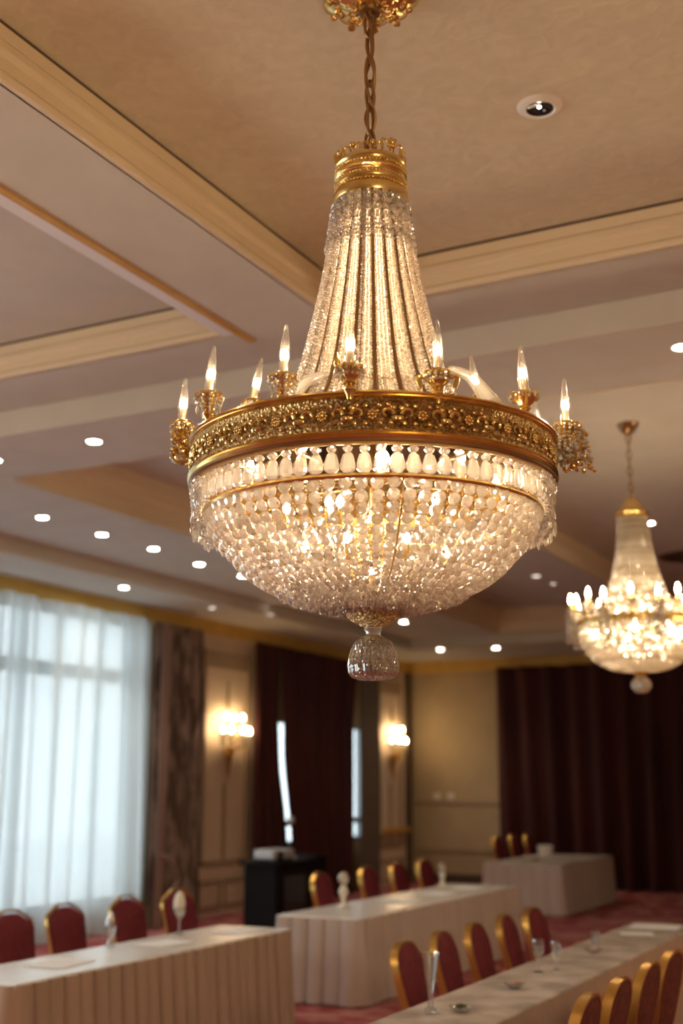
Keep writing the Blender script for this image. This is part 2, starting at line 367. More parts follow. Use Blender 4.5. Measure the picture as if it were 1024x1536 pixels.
# ------------------------------------------------------------------ curtains
def curtain(name, a0, a1, z0, z1, pleats, amp, m, x=None, y=None, thick=.012, shape=None, seed=1, nz=14, lean=.06):
    """pleated hanging cloth along the left wall (x) or the back wall (y)"""
    rnd = random.Random(seed); n = pleats*10; ph = [rnd.uniform(-.6, .6) for _ in range(pleats+2)]; aa = [rnd.uniform(.55, 1.25) for _ in range(pleats+2)]
    vs = []
    for s_ in (0, 1):
        for j in range(nz+1):
            v_ = j/nz; z = z1+(z0-z1)*v_
            for i in range(n+1):
                u = i/n; k = int(u*pleats)
                o = amp*aa[k]*(.55+.45*v_)*sin(2*pi*u*pleats+ph[k]*0) + amp*.3*sin(2*pi*u*pleats*.37+ph[0]*3) + .02*v_*sin(7*u+v_*3)
                lo, hi = (a0, a1) if shape is None else shape(v_)
                al = lo+(hi-lo)*u + lean*v_*sin(u*11+seed)*(0 if i in (0, n) else 1)
                o += s_*thick
                vs.append((x+o, al, z) if x is not None else (al, y-o, z))
    W = n+1; H_ = nz+1; fs = []
    for j in range(nz):
        for i in range(n):
            q = j*W+i; fs.append((q, q+1, q+W+1, q+W)); q += W*H_; fs.append((q, q+W, q+W+1, q+1))
    B = W*H_
    for j in range(nz):
        for i in (0, n):
            q = j*W+i; fs.append((q, q+W, q+W+B, q+B))
    for i in range(n):
        for j in (0, nz):
            q = j*W+i; fs.append((q, q+1, q+1+B, q+B))
    return MB().add(vs, fs).build(name, m, smooth=True)
tag(curtain('sheer_curtain', 6.9, 11.15, .03, 4.24, 9, .10, m_sheer, x=-10.44, thick=.002, seed=3, lean=.10), 'white translucent sheer curtain over the window, nearer half beside the frame edge', 'curtain', 'white sheer curtains')
tag(curtain('sheer_curtain', 11.1, 14.22, .03, 4.24, 7, .10, m_sheer, x=-10.42, thick=.002, seed=5, lean=.10), 'white translucent sheer curtain hanging next to the brown patterned drape', 'curtain', 'white sheer curtains')
d = tag(curtain('patterned_drape', 14.25, 15.5, .02, 4.22, 5, .07, m_drape, x=-10.38, seed=8), 'brown mottled brocade drape between white sheer curtain and sconce panel', 'curtain')
o = curtain('drape_lining', 14.22, 14.42, .02, 4.2, 1, .03, m_drapetrim, x=-10.26, seed=2); o.parent = d; o['label'] = 'mauve satin lining edge'
o = MB().tube(spline([(-10.3,14.3,1.0),(-10.2,14.45,.93),(-10.18,14.6,.8),(-10.2,14.7,.62),(-10.22,14.62,.5)], 6), .03, 8).build('tieback', m_drapetrim, d, True); o['label'] = 'pale satin tieback'
def shp(lo0, hi0, pts):  # pts: (v, hi) edge moves
    def f(v_):
        h = hi0
        for (va, ha), (vb, hb) in zip(pts, pts[1:]):
            if va <= v_ <= vb: h = ha+(hb-ha)*(v_-va)/(vb-va)
        return lo0, h
    return f
tag(curtain('velvet_drape', 17.04, 17.8, .02, 4.22, 3, .05, m_red, x=-10.40, seed=11, shape=shp(17.04, 17.8, [(0,17.80),(.27,17.73),(.48,17.80),(.68,18.03),(1,18.2)]), lean=0), 'narrow burgundy velvet drape beside the first sconce panel', 'curtain')
tag(curtain('velvet_drape', 18.3, 21.1, .02, 4.22, 10, .06, m_red, x=-10.40, seed=12, lean=.02, shape=lambda v_: (17.84+.10*min(1, v_/.27)+max(0, v_-.45)*.95, 20.56+.24*max(0, .27-v_)/.27)), 'wide burgundy velvet drape between the two slits of daylight', 'curtain')
tag(curtain('brown_drape', 20.78, 21.62, .02, 4.22, 3, .05, m_drapedark, x=-10.38, seed=13, lean=0), 'narrow dark brown drape beside the second sconce panel', 'curtain')
tag(curtain('stage_curtain', -8.62, 4.3, .02, 4.25, 26, .15, m_red, y=23.40, seed=14, lean=.10), 'broad burgundy velvet curtain covering the far wall behind the far table', 'curtain')

# ------------------------------------------------------------------ main chandelier
AX = (-1.945, 4.005)
ch = thing('crystal_chandelier', 'large gold and crystal empire chandelier with lit candle bulbs, closest to the camera', 'chandelier', (AX[0], AX[1], 5.11))
Z0 = 5.11
def zz(z): return z-Z0
HOLD = MB
# canopy: petalled rosette
mb = MB(); mb.lathe([(.05,-.075),(.07,-.07),(.10,-.055),(.15,-.035),(.185,-.018),(.19,-.006),(.17,0)], 96, flute=10, namp=.12)
for k in range(10):
    a = 2*pi*k/10
    for j in range(5):
        b = a+(j-2)*.09; r = .115+.05*(1-abs(j-2)/2)
        mb.ico((r*cos(b), r*sin(b), -.06+.012*abs(j-2)), .019, (1,1,.6))
    mb.tube([( .075*cos(a)+.022*cos(w)*cos(a), .075*sin(a)+.022*cos(w)*sin(a), -.075+.016*sin(w)) for w in [i*pi/5 for i in range(9)]], .006, 6)
mb.build('canopy', m_gold, ch, True)
MB().lathe([(.03,-.098),(.045,-.094),(.05,-.08),(.04,-.07)], 24).build('canopy_boss', m_bronze, ch, True)
# chain
CB, CT = 4.36, 5.03
nl = 6; ll = (CT-CB)/nl
for k in range(nl):
    zc = CT-(k+.5)*ll; a = radians(35+90*(k % 2)+12*k); hl = ll*.62; w_ = .021
    pts = [(w_*sin(t)*cos(a)*(1+.15*sin(2*t)), w_*sin(t)*sin(a), zz(zc)+hl*cos(t)) for t in [2*pi*i/20 for i in range(20)]]
    MB().tube(pts, .0068, 8, True).build('chain_link', m_chain, ch, True)
for s_, nm in ((0, 'supply_cord'), (pi, 'supply_cord')):
    pts = [((.017+.004*sin(9*t))*cos(t*6.5+s_), (.017+.004*cos(5*t))*sin(t*6.5+s_), zz(CT+.04)-(CT-CB+.10)*t/2.2) for t in [i*2.2/70 for i in range(71)]]
    MB().tube(pts, .0062, 7).build(nm, m_chain, ch, True)
# crown
mb = MB()
mb.lathe([(.128,zz(4.325)),(.140,zz(4.325)),(.143,zz(4.31)),(.136,zz(4.30)),(.136,zz(4.283)),(.143,zz(4.277)),(.145,zz(4.268)),(.139,zz(4.262)),(.145,zz(4.254)),(.138,zz(4.246)),(.142,zz(4.232)),(.138,zz(4.222)),(.143,zz(4.214)),(.138,zz(4.205)),(.148,zz(4.19)),(.151,zz(4.172)),(.145,zz(4.158)),(.120,zz(4.158))], 64)
for k in range(60):
    a = 2*pi*k/60; mb.ico((.139*cos(a), .139*sin(a), zz(4.291)), .0075)
    mb.ico((.141*cos(a+.07), .141*sin(a+.07), zz(4.240)), .007); mb.ico((.141*cos(a), .141*sin(a), zz(4.208)), .0065)
mb.build('crown_drum', m_gold, ch, True)
mb = MB()
for k in range(10):
    a = 2*pi*k/10+.2; t_ = (-sin(a), cos(a))
    big = 2.1 if k in (5, 9) else 1.3
    for q in (-1, 1):
        pts = [((.132*cos(a)+q*t_[0]*(.008+.017*big*(1-cos(w))*.5*cos(w*.2)+.004*w), .132*sin(a)+q*t_[1]*(.008+.017*big*(1-cos(w))*.5+.004*w), zz(4.33)+.020*big*sin(w*.8)+.004)) for w in [i*.45 for i in range(10)]]
        mb.tube(pts, .0045, 6)
    mb.ico((.132*cos(a), .132*sin(a), zz(4.345+.012*big)), .011*big)
mb.build('crown_scrollwork', m_gold, ch, True)
# upper cone of bead swags
CONE = spline([(.140,4.165),(.146,4.09),(.160,4.02),(.172,3.95),(.196,3.81),(.226,3.67),(.258,3.53),(.295,3.40),(.345,3.29),(.42,3.20),(.52,3.15),(.64,3.13)], 5)
NP = 24; SP = 4
def bead_panel(seed):
    rnd = random.Random(seed); mb = MB(); Lp = plen(CONE); ang = 2*pi/NP
    for s_ in range(SP):
        off = (s_-(SP-1)/2)*ang/SP*.84
        t = rnd.uniform(0, .006)
        while t < 1:
            r, z = interp(CONE, t); br = min(.0125, max(.0046, r*ang/SP*.84*.52))
            a = off+rnd.uniform(-.0012, .0012)/max(r, .2)
            mb.ico((r*cos(a)+rnd.uniform(-.001, .001), r*sin(a), zz(z)), br, (1,1,1.0)); t += br*1.85/Lp
    return mb
pm = [bead_panel(k).mesh('bead_panel', m_crystal) for k in range(4)]
for k in range(NP): inst(pm[k % 4], 'bead_panel', ch, rz=2*pi*(k+.37)/NP)
# brass ribs behind the bead panel seams, added to block the backlight
for k in range(NP):
    a = 2*pi*(k+.87)/NP; ca, sa = cos(a), sin(a)
    sub = CONE[::3]; MB().tube([((r-.010)*ca, (r-.010)*sa, zz(z)) for r, z in sub], [.003+r*.030 for r, z in sub], 8).build('seam_rib', m_bronze, ch, True)
# beaded hoops under the crown
for r, z in ((.152,4.135),(.157,4.105),(.162,4.07),(.167,4.035),(.172,3.995),(.178,3.96)):
    mb = MB(); n = int(2*pi*r/.016)
    for k in range(n):
        a = 2*pi*k/n; mb.ico((r*cos(a), r*sin(a), zz(z)), .0088); mb.ico(((r-.003)*cos(a+.05), (r-.003)*sin(a+.05), zz(z-.017)), .006)
    mb.build('bead_hoop', m_crystal, ch)
for r, z in ((.143,4.10),(.158,3.985),(.30,3.33)):
    MB().tube([(r*cos(a), r*sin(a), zz(z)) for a in [2*pi*i/48 for i in range(48)]], .004, 6, True).build('brass_hoop', m_gold, ch, True)
# vertical brass rods inside
for k in range(8):
    a = 2*pi*k/8+.3
    pts = [((r-.014)*cos(a), (r-.014)*sin(a), zz(z)) for r, z in CONE[::4]]
    MB().tube(pts, .005, 6).build('brass_rod', m_bronze, ch, True)
# main band
RB = .682
MB().lathe([(RB-.03,zz(3.155)),(RB+.010,zz(3.156)),(RB+.014,zz(3.149)),(RB+.007,zz(3.144)),(RB+.010,zz(3.138)),(RB,zz(3.131)),(RB-.03,zz(3.131))], 160, closed=True).build('band_top_rim', m_gold, ch, True)
MB().lathe([(RB-.02,zz(3.132)),(RB-.002,zz(3.132)),(RB-.006,zz(3.08)),(RB-.001,zz(3.022)),(RB-.02,zz(3.022))], 200, closed=True).build('frieze', m_goldrelief, ch, True)
MB().lathe([(RB-.03,zz(3.024)),(RB+.005,zz(3.024)),(RB+.010,zz(3.018)),(RB+.004,zz(3.012)),(RB+.011,zz(3.006)),(RB+.006,zz(2.998)),(RB-.012,zz(2.994)),(RB-.03,zz(2.994))], 160, closed=True).build('band_bottom_rim', m_gold, ch, True)
MB().lathe([(RB-.02,zz(2.996)),(RB+.004,zz(2.998)),(RB+.006,zz(2.988)),(RB-.006,zz(2.980)),(RB-.02,zz(2.980))], 160, closed=True).build('band_lip', m_bronze, ch, True)
def rosette():
    mb = MB()
    def P_(u, v): a = u/RB; return ((RB+.002)*cos(a), (RB+.002)*sin(a), zz(3.075)+v)
    for q in (-1, 1):
        pts = []
        for i in range(20):
            w = i/19*4.4; rr = .024*(1-w/5.4); pts.append(P_(q*(.046+rr*cos(w)), rr*sin(w)))
        mb.tube(pts, [.0072-.0032*i/19 for i in range(20)], 6)
        for (u, v, r_) in ((.068,.022,.010),(.074,-.012,.011),(.060,-.028,.008),(.052,.032,.008),(.024,.030,.008),(.024,-.030,.008)): mb.ico(P_(q*u, v), r_, (.7,1.25,1))
    for k in range(8):
        a = pi*k/4; mb.ico(P_(.013*cos(a), .013*sin(a)), .0075)
    mb.ico(P_(0, 0), .0085); return mb.mesh('scroll_ornament', m_gold, True)
rm = rosette()
for k in range(26): inst(rm, 'scroll_ornament', ch, rz=2*pi*k/26+radians(-64))
# glass drops between the band and the lower hoop
def drop_mesh():
    mb = MB(); mb.lathe([(.001,-.001),(.010,-.004),(.0155,-.013),(.011,-.022),(.006,-.026)], 10)
    mb.lathe([(.006,-.025),(.014,-.034),(.0185,-.050),(.0225,-.070),(.0215,-.085),(.013,-.095),(.001,-.099)], 10, sx=.5)
    return mb.mesh('crystal_drop', m_drop)
dm = drop_mesh(); ND = 76
for k in range(ND):
    a = 2*pi*k/ND; inst(dm, 'crystal_drop', ch, (.650*cos(a), .650*sin(a), zz(2.985)), a, (1.2,1.2,.98))
MB().lathe([(.608,zz(2.895)),(.630,zz(2.895)),(.635,zz(2.886)),(.630,zz(2.878)),(.608,zz(2.878))], 140, closed=True).build('lower_hoop', m_gold, ch, True)
# bowl strands
BOWL = spline([(.618,2.872),(.603,2.83),(.570,2.775),(.520,2.72),(.475,2.672),(.415,2.628),(.34,2.592),(.25,2.562),(.165,2.543),(.085,2.533)], 6)
NS = 72
def bowl_strand(seed):
    rnd = random.Random(seed); mb = MB(); t = rnd.uniform(0, .012); Lp = plen(BOWL)
    while t < 1:
        r, z = interp(BOWL, t); r2, z2 = interp(BOWL, min(1, t+.01)); r1, z1 = interp(BOWL, max(0, t-.01))
        tx, tz = r2-r1, z2-z1; nrm = Vector((-tz, 0, tx)).normalized(); nrm = nrm if nrm.x > 0 or nrm.z < 0 else -nrm
        br = max(.0085, min(.0245, pi*r/NS*.84)); j = rnd.uniform(-.0015, .0015)
        nn_ = nrm+Vector((rnd.uniform(-.08, .08), rnd.uniform(-.08, .08), rnd.uniform(-.08, .08)))
        mb.disc((r, j, zz(z)), nn_, br, br*.62, 10); t += br*1.9/Lp
        if rnd.random() < .35: mb.ico((r+.004, br*rnd.choice((-1,1))*.95, zz(z)-.004), .0055)
    return mb
bm_ = [bowl_strand(k+50).mesh('bowl_strand', m_crystal_disc) for k in range(7)]
for k in range(NS): inst(bm_[(k*3) % 7], 'bowl_strand', ch, rz=2*pi*(k+.5)/NS)
# small cut drops clustered on the lower bowl, hoop by hoop
for q, (t, br, dens) in enumerate([(.60,.011,1.2),(.66,.011,1.2),(.72,.011,1.25),(.78,.011,1.3),(.84,.011,1.35),(.90,.011,1.4),(.955,.010,1.5)]):
    r, z = interp(BOWL, t); mb = MB(); n = int(2*pi*r/(br*2)*dens)
    for k in range(n):
        a = 2*pi*k/n+random.uniform(-.01, .01); mb.ico((r*cos(a), r*sin(a), zz(z)-.010+random.uniform(-.006, .004)), br*random.uniform(.6, 1.0), (1,1,1.25))
    mb.build('crystal_cluster_hoop', m_cluster, ch)
# long fringe hanging from the band round the sides and back
def fringe_mesh(seed, ln):
    rnd = random.Random(seed); mb = MB()
    for s_ in range(4):
        a = (s_-1.5)*.0265; z = 0; l_ = ln*rnd.uniform(.9, 1.05)
        while z < l_:
            mb.ico((.676*cos(a)+rnd.uniform(-.004, .004)-.12*z, .676*sin(a), zz(2.975)-z), .0082, (1,1,1.15)); z += .0158
        mb.ico((.672*cos(a), .672*sin(a), zz(2.975)-z-.008), .0085, (.8,.8,2.2))
    return mb.mesh('bead_fringe', m_crystal)
view_a = math.atan2(-AX[1], -AX[0]); fr = 0
for k in range(60):
    a = 2*pi*k/60; dlt = abs((a-view_a+pi) % (2*pi)-pi)
    if dlt < radians(64): continue
    ln = .05+.10*min(1, (dlt-radians(64))/radians(22)); ln = round(ln/.035)*.035
    inst(fringe_mesh(k, ln), 'bead_fringe', ch, rz=a)
# sparse brass ribs carrying the bowl
for k in range(12):
    a = 2*pi*k/12+.1; MB().tube([((r-.018)*cos(a), (r-.018)*sin(a), zz(z+.012)) for r, z in BOWL[::5]], .004, 6).build('bowl_rib', m_bronze, ch, True)
# bottom plate and ball
MB().lathe([(.098,zz(2.548)),(.106,zz(2.543)),(.104,zz(2.533)),(.092,zz(2.51)),(.070,zz(2.490)),(.045,zz(2.476)),(.030,zz(2.470)),(.0,zz(2.468))], 60, flute=20, namp=.05).build('bottom_plate', m_goldrelief, ch, True)
MB().lathe([(.030,zz(2.474)),(.034,zz(2.464)),(.027,zz(2.450)),(.030,zz(2.437)),(.038,zz(2.430))], 32).build('ball_neck', m_crystal, ch, True)
fb = MB().lathe([(.022,zz(2.440)),(.042,zz(2.434)),(.062,zz(2.417)),(.077,zz(2.390)),(.086,zz(2.360)),(.090,zz(2.330)),(.086,zz(2.304)),(.074,zz(2.287)),(.055,zz(2.280)),(.0,zz(2.296))], 126, flute=18, namp=.09)
fb.build('crystal_ball', m_ball, ch)
mb = MB(); BP = spline([(.02,2.430),(.045,2.420),(.064,2.395),(.077,2.355),(.078,2.32),(.062,2.295),(.02,2.295)], 5)
for k in range(28):
    t = 0
    while t < 1:
        r, z = interp(BP, t); a = 2*pi*k/28+random.uniform(-.02, .02); mb.ico((r*cos(a), r*sin(a), zz(z)), .0078*(1 if r > .06 else .7), (1,1,1.2)); t += .062
mb.build('ball_ribs', m_ballbead, ch)
# candle arms --------------------------------------------------------------
def bulb_parts(parent, c, h=.178, r=.0185, lean=(0,0)):
    x, y, z = c
    def sh(mb):
        z0 = z
        mb.v = [(vx+lean[0]*(vz-z0), vy+lean[1]*(vz-z0), vz) for vx, vy, vz in mb.v]; return mb
    sh(MB().lathe([(r*.82,0),(r*1.0,.012),(r*1.02,.05),(r*.94,.080),(r*.78,.115),(r*.56,.145),(r*.34,h-.006),(.0,h)], 18, c)).build('glass_envelope', m_envelope, parent, True)
    sh(MB().lathe([(r*.66,.0),(r*.64,.04),(r*.52,.052),(0,.054)], 14, c)).build('milky_sleeve', m_sleeve, parent, True)
    sh(MB().lathe([(0,.056),(r*.55,.058),(r*.68,.066),(r*.66,.078),(r*.40,.088),(0,.091)], 12, c)).build('glow', m_core, parent, True)
def dish_mesh(mb, c, R_, petals=8):
    x, y, z = c
    mb.lathe([(.012,-.052),(.020,-.045),(.016,-.034),(.028,-.022),(R_*.75,-.012),(R_,.002),(R_*.96,.008),(R_*.7,.002),(.02,.004),(.0,.004)], 48, c, flute=petals, namp=.16)
    mb.lathe([(.020,0),(.024,.012),(.021,.020),(.0,.020)], 16, c)
    for k in range(petals):
        a = 2*pi*k/petals; mb.tube([(x+(R_*.9+.012*sin(w))*cos(a), y+(R_*.9+.012*sin(w))*sin(a), z-.004+.012*(1-cos(w))-.006) for w in [i*.62 for i in range(9)]], .0036, 5)
ARM = [ # local dx, dy, z of the dish, kind, lean
 (-.645,-.330,3.245,'curl',(.02,.05)), (-.360,-.575,3.245,'tall',(.05,.06)), (-.452,-.128,3.36,'inner',(.12,.12)),
 (.000,-.672,3.225,'tall',(.03,.03)), (.262,-.700,3.205,'slim',(0,.02)), (.475,-.482,3.222,'double',(.01,0)),
 (.344,.235,3.356,'inner',(-.14,-.06)), (.629,-.062,3.245,'bowl',(-.04,-.02)), (.453,.629,3.28,'inner2',(-.05,0)), (.655,.345,3.240,'cluster',(0,0))]
for dx, dy, z, kind, lean in ARM:
    r = math.hypot(dx, dy); a = math.atan2(dy, dx); ux, uy = cos(a), sin(a); c = (dx, dy, zz(z))
    mb = MB(); R_ = {'curl':.036,'tall':.043,'inner':.040,'slim':.040,'double':.036,'bowl':.046,'inner2':.04,'cluster':.046}[kind]
    dish_mesh(mb, c, R_)
    foot = (RB-.01)*ux, (RB-.01)*uy
    if kind in ('inner', 'inner2'):
        pts = spline([(ux*(RB-.02), uy*(RB-.02), zz(3.14)), (ux*(r+.13), uy*(r+.13), zz(3.20)), (ux*(r+.04), uy*(r+.04), zz(z-.13)), (dx, dy, zz(z-.04))] if kind == 'inner' else [(ux*(RB-.01), uy*(RB-.01), zz(3.14)), (ux*(r+.03), uy*(r+.03), zz(3.2)), (dx, dy, zz(z-.04))], 6)
        mb.tube(pts, .008, 8)
    elif kind == 'curl':
        mb.lathe([(.012,-.05),(.030,-.055),(.028,-.066),(.018,-.078),(.0,-.082)], 24, c, flute=6, namp=.2)
        cc = (dx-.006*ux, dy-.006*uy, zz(z)-.112); tx, ty = -uy, ux
        tx, ty = .888, .46
        mb.tube([(cc[0]+.036*cos(w)*tx, cc[1]+.036*cos(w)*ty, cc[2]+.036*sin(w)) for w in [i*2*pi/20 for i in range(20)]], .0095, 8, True)
        mb.tube(spline([(dx, dy, zz(z)-.11), (foot[0], foot[1], zz(3.10)), (foot[0]*.99, foot[1]*.99, zz(3.06))], 6), .010, 8)
    else:
        mb.lathe([(.013,-.05),(.019,-.058),(.022,-.068),(.012,-.085),(.010,-.10)], 20, c)
        mb.tube(spline([(dx, dy, zz(z-.09)), ((dx+foot[0])/2, (dy+foot[1])/2, zz(3.155)), (foot[0], foot[1], zz(3.13))], 6), [.009]*13, 8)
    if kind == 'double':
        for q in (-1, 1):
            tx, ty = .888*q, .46*q
            mb.tube([(dx+tx*(.010+.030*(1-cos(w))*.6+.006*w), dy+ty*(.010+.030*(1-cos(w))*.6+.006*w), zz(z)-.055+.05*sin(w*.62)) for w in [i*.4 for i in range(13)]], .008, 8)
    if kind == 'slim':
        mb.lathe([(.0,.0),(.008,.006),(.013,.02),(.006,.042),(.0,.062)], 12, (dx-.04*.888, dy-.04*.46, zz(z)))
    arm = mb.build('candle_arm', m_gold, ch, True)
    if kind == 'slim': arm['label'] = 'slim candle arm with a pointed finial'
    if kind == 'curl': arm['label'] = 'candle arm ending in a gold ring scroll'
    if kind == 'double': arm['label'] = 'candle arm with a pair of scrolled leaves'
    bulb_parts(arm, (dx, dy, zz(z)+.016), lean=lean)
    # crystal beads hung on the dish
    mb = MB(); nb = 14 if kind != 'cluster' else 18; drops = {'tall':3,'curl':2,'cluster':7,'bowl':1,'double':2}.get(kind, 2)
    for k in range(nb):
        w = 2*pi*k/nb
        for j in range(drops):
            rr = (R_+.006)*(1-.10*j) if kind != 'cluster' else (R_+.010)*(1+.12*sin(j*1.3))
            mb.ico((dx+rr*cos(w), dy+rr*sin(w), zz(z)-.006-.015*j), .0068)
        if kind in ('tall', 'cluster') and k % 3 == 0: mb.ico((dx+(R_)*cos(w), dy+R_*sin(w), zz(z)-.012-.015*drops), .008, (.7,.7,2))
    if kind == 'cluster':
        for k in range(120):
            w = random.random()*6.28; q = random.random()
            mb.ico((dx+(.02+.055*q)*cos(w)+.02*.888, dy+(.02+.055*q)*sin(w)+.02*.46, zz(z)-.05-random.random()*.10), .0085)
    if kind == 'curl':
        for k in range(28):
            w = k*.2244; mb.ico((dx+.040*cos(w)*.888, dy+.040*cos(w)*.46-.004, zz(z)-.112+.040*sin(w)), .0065)
    mb.build('hanging_beads', m_crystal, arm)
    if kind in ('cluster', 'curl'):
        mb = MB()
        for k in range(130 if kind == 'cluster' else 90):
            w = random.random()*6.28; q = random.random(); d_z = random.random()
            rr = (.030+.03*q) if kind == 'cluster' else .036*(1-.35*d_z)+.004
            ox = .022+.02*d_z if kind == 'cluster' else 0
            mb.ico((dx+rr*cos(w)+ox*.888, dy+rr*sin(w)+ox*.46, zz(z)-.01-d_z*(.17 if kind == 'cluster' else .11)), .0085)
        mb.build('gilded_florets', m_gold, arm)
# glass horn arms seen behind candles
for (x0, y0), (x1, y1), zt in (((-.02,-.33), (-.05,-.60), 3.30), ((.40,-.18), (.60,-.30), 3.30), ((-.30,-.38),(-.44,-.50),3.22)):
    MB().tube(spline([(x0, y0, zz(zt+.05)), ((x0+x1)/2, (y0+y1)/2, zz(zt-.02)), (x1, y1, zz(3.15))], 8), [.012+.0012*i for i in range(17)], 12).build('glass_horn', m_drop, ch, True)
# inner lamps; the lowest ones are added to brighten the lower bowl
for k, (x, y, z) in enumerate([(-.02,-.50,3.02),(.27,-.46,2.95),(-.33,-.34,3.02),(.46,-.25,2.98),(.50,-.02,2.93),(.30,-.10,2.88),(-.10,-.16,2.90),(.02,-.30,2.86),(-.40,.05,2.95),(.1,.35,2.95),(-.2,.4,2.95),(.20,-.14,2.74),(-.20,-.16,2.74),(.05,-.30,2.73),(.22,.18,2.74),(-.18,.20,2.74),(.0,.0,2.66)]):
    h = MB().lathe([(.010,-.06),(.014,-.05),(.014,-.005),(.0,-.004)], 10, (x, y, zz(z))).build('inner_lamp', m_gold, ch, True)
    MB().lathe([(0,0),(.012,.008),(.016,.022),(.011,.038),(0,.05)], 10, (x, y, zz(z)-.002)).build('glow', m_low_fill if z < 2.8 else m_core_in, h, True)
MB().lathe([(.060,zz(2.70)),(.072,zz(2.70)),(.072,zz(2.84)),(.060,zz(2.84))], 32, (.0,-.05,0), closed=True).build('inner_cylinder', m_goldrelief, ch, True)
MB().tube([(0,0,zz(4.16)), (0,0,zz(2.48))], .012, 10).build('centre_stem', m_bronze, ch, True)
for k in range(3):
    a = 2*pi*k/3+.4; MB().tube([(.05*cos(a), .05*sin(a), zz(3.28)), (.045*cos(a), .045*sin(a), zz(4.08))], .014, 10).build('cone_fill_tube', m_cone_fill, ch, True)  # added emissive tubes, hidden inside to backlight the bead cone
LN = [(r_-.032, zz(z_)) for r_, z_ in CONE if r_ < .56]
MB().lathe(LN, 64, caps=False).build('backlight_diffuser', m_diffuser, ch, True)  # added diffuser, spreads the tubes' glow evenly behind the beads
for k in range(6):
    a = pi*k/6; MB().tube([(-.68*cos(a), -.68*sin(a), zz(3.0)), (.68*cos(a), .68*sin(a), zz(3.0))], .006, 6).build('cross_spoke', m_bronze, ch, True)

# ------------------------------------------------------------------ second chandelier
ax2 = (-2.44, 10.055); z2 = 4.95
c2 = thing('crystal_chandelier', 'smaller blurred crystal chandelier hanging further away over the far tables', 'chandelier', (ax2[0], ax2[1], z2))
def y2(z): return z-z2
MB().lathe([(.02,y2(4.85)),(.05,y2(4.87)),(.085,y2(4.92)),(.095,y2(4.945)),(.09,y2(4.95))], 32).build('canopy', m_bronze, c2, True)
for k in range(8):
    zc = 4.85-(k+.5)*.072; a = pi/2*(k % 2)+.4
    MB().tube([(.018*sin(t)*cos(a), .018*sin(t)*sin(a), y2(zc)+.045*cos(t)) for t in [2*pi*i/14 for i in range(14)]], .006, 6, True).build('chain_link', m_bronze, c2, True)
MB().lathe([(.02,y2(4.30)),(.05,y2(4.28)),(.085,y2(4.22)),(.115,y2(4.17)),(.118,y2(4.165)),(.02,y2(4.16))], 40).build('crown_dome', m_gold, c2, True)
MB().lathe([(.118,y2(4.17)),(.135,y2(4.168)),(.138,y2(4.15)),(.130,y2(4.14)),(.134,y2(4.115)),(.12,y2(4.105))], 40, closed=True).build('crown_drum', m_gold, c2, True)
CONE2 = spline([(.125,4.12),(.130,4.0),(.145,3.85),(.172,3.70),(.21,3.55),(.26,3.42),(.34,3.31),(.46,3.24)], 4)
def strand2(prof, br, n):
    mb = MB(); t = 0; Lp = plen(prof)
    while t < 1:
        r, z = interp(prof, t); b = min(br, pi*r/n*1.12); mb.ico((r, 0, y2(z)), b, (1,1,1.1)); t += b*1.8/Lp
    return mb
sm2 = strand2(CONE2, .016, 48).mesh('bead_strand', m_farcrystal)
for k in range(48): inst(sm2, 'bead_strand', c2, rz=2*pi*k/48)
MB().lathe([(.47,y2(3.25)),(.49,y2(3.25)),(.495,y2(3.22)),(.49,y2(3.19)),(.47,y2(3.19))], 80, closed=True).build('main_band', m_gold, c2, True)
BOWL2 = spline([(.475,3.19),(.46,3.10),(.43,3.02),(.37,2.94),(.28,2.88),(.18,2.84),(.06,2.82)], 4)
sm3 = strand2(BOWL2, .030, 48).mesh('bowl_strand', m_farcrystal)
for k in range(48): inst(sm3, 'bowl_strand', c2, rz=2*pi*k/48)
MB().lathe([(.0,y2(2.77)),(.04,y2(2.78)),(.07,y2(2.82)),(.06,y2(2.83))], 24).build('bottom_plate', m_gold, c2, True)
MB().lathe([(.0,y2(2.645)),(.045,y2(2.655)),(.075,y2(2.69)),(.078,y2(2.73)),(.055,y2(2.765)),(.02,y2(2.78))], 36, flute=18, namp=.06).build('crystal_ball', m_farcrystal, c2)
random.seed(21)
for k in range(16):
    a = 2*pi*k/16+.15; r = .56 if k % 2 else .50; z = 3.33 if k % 2 else 3.36
    c = (r*cos(a), r*sin(a), y2(z)); mb = MB()
    mb.lathe([(.010,-.05),(.02,-.02),(.042,-.006),(.046,.004),(.02,.004),(.018,.05),(.0,.052)], 14, c)
    mb.tube(spline([(c[0], c[1], c[2]-.04), (.53*cos(a), .53*sin(a), y2(3.24)), (.48*cos(a), .48*sin(a), y2(3.22))], 4), .008, 6)
    arm = mb.build('candle_arm', m_gold, c2, True)
    MB().lathe([(0,.05),(.013,.058),(.017,.075),(.012,.10),(.004,.125),(0,.13)], 12, c).build('bulb', m_core_far, arm, True)
    mb = MB()
    for q in range(10):
        w = 2*pi*q/10
        for j in range(13 if k % 2 else 3): mb.ico((c[0]+.042*cos(w), c[1]+.042*sin(w), c[2]-.01-.022*j), .0115)
    mb.build('hanging_beads', m_farcrystal, arm)
for k in range(9):
    a = 2*pi*k/9; MB().lathe([(0,0),(.016,.01),(.02,.03),(.012,.05),(0,.06)], 10, (.34*cos(a), .34*sin(a), y2(3.12))).build('inner_bulb', m_core_far, c2, True)

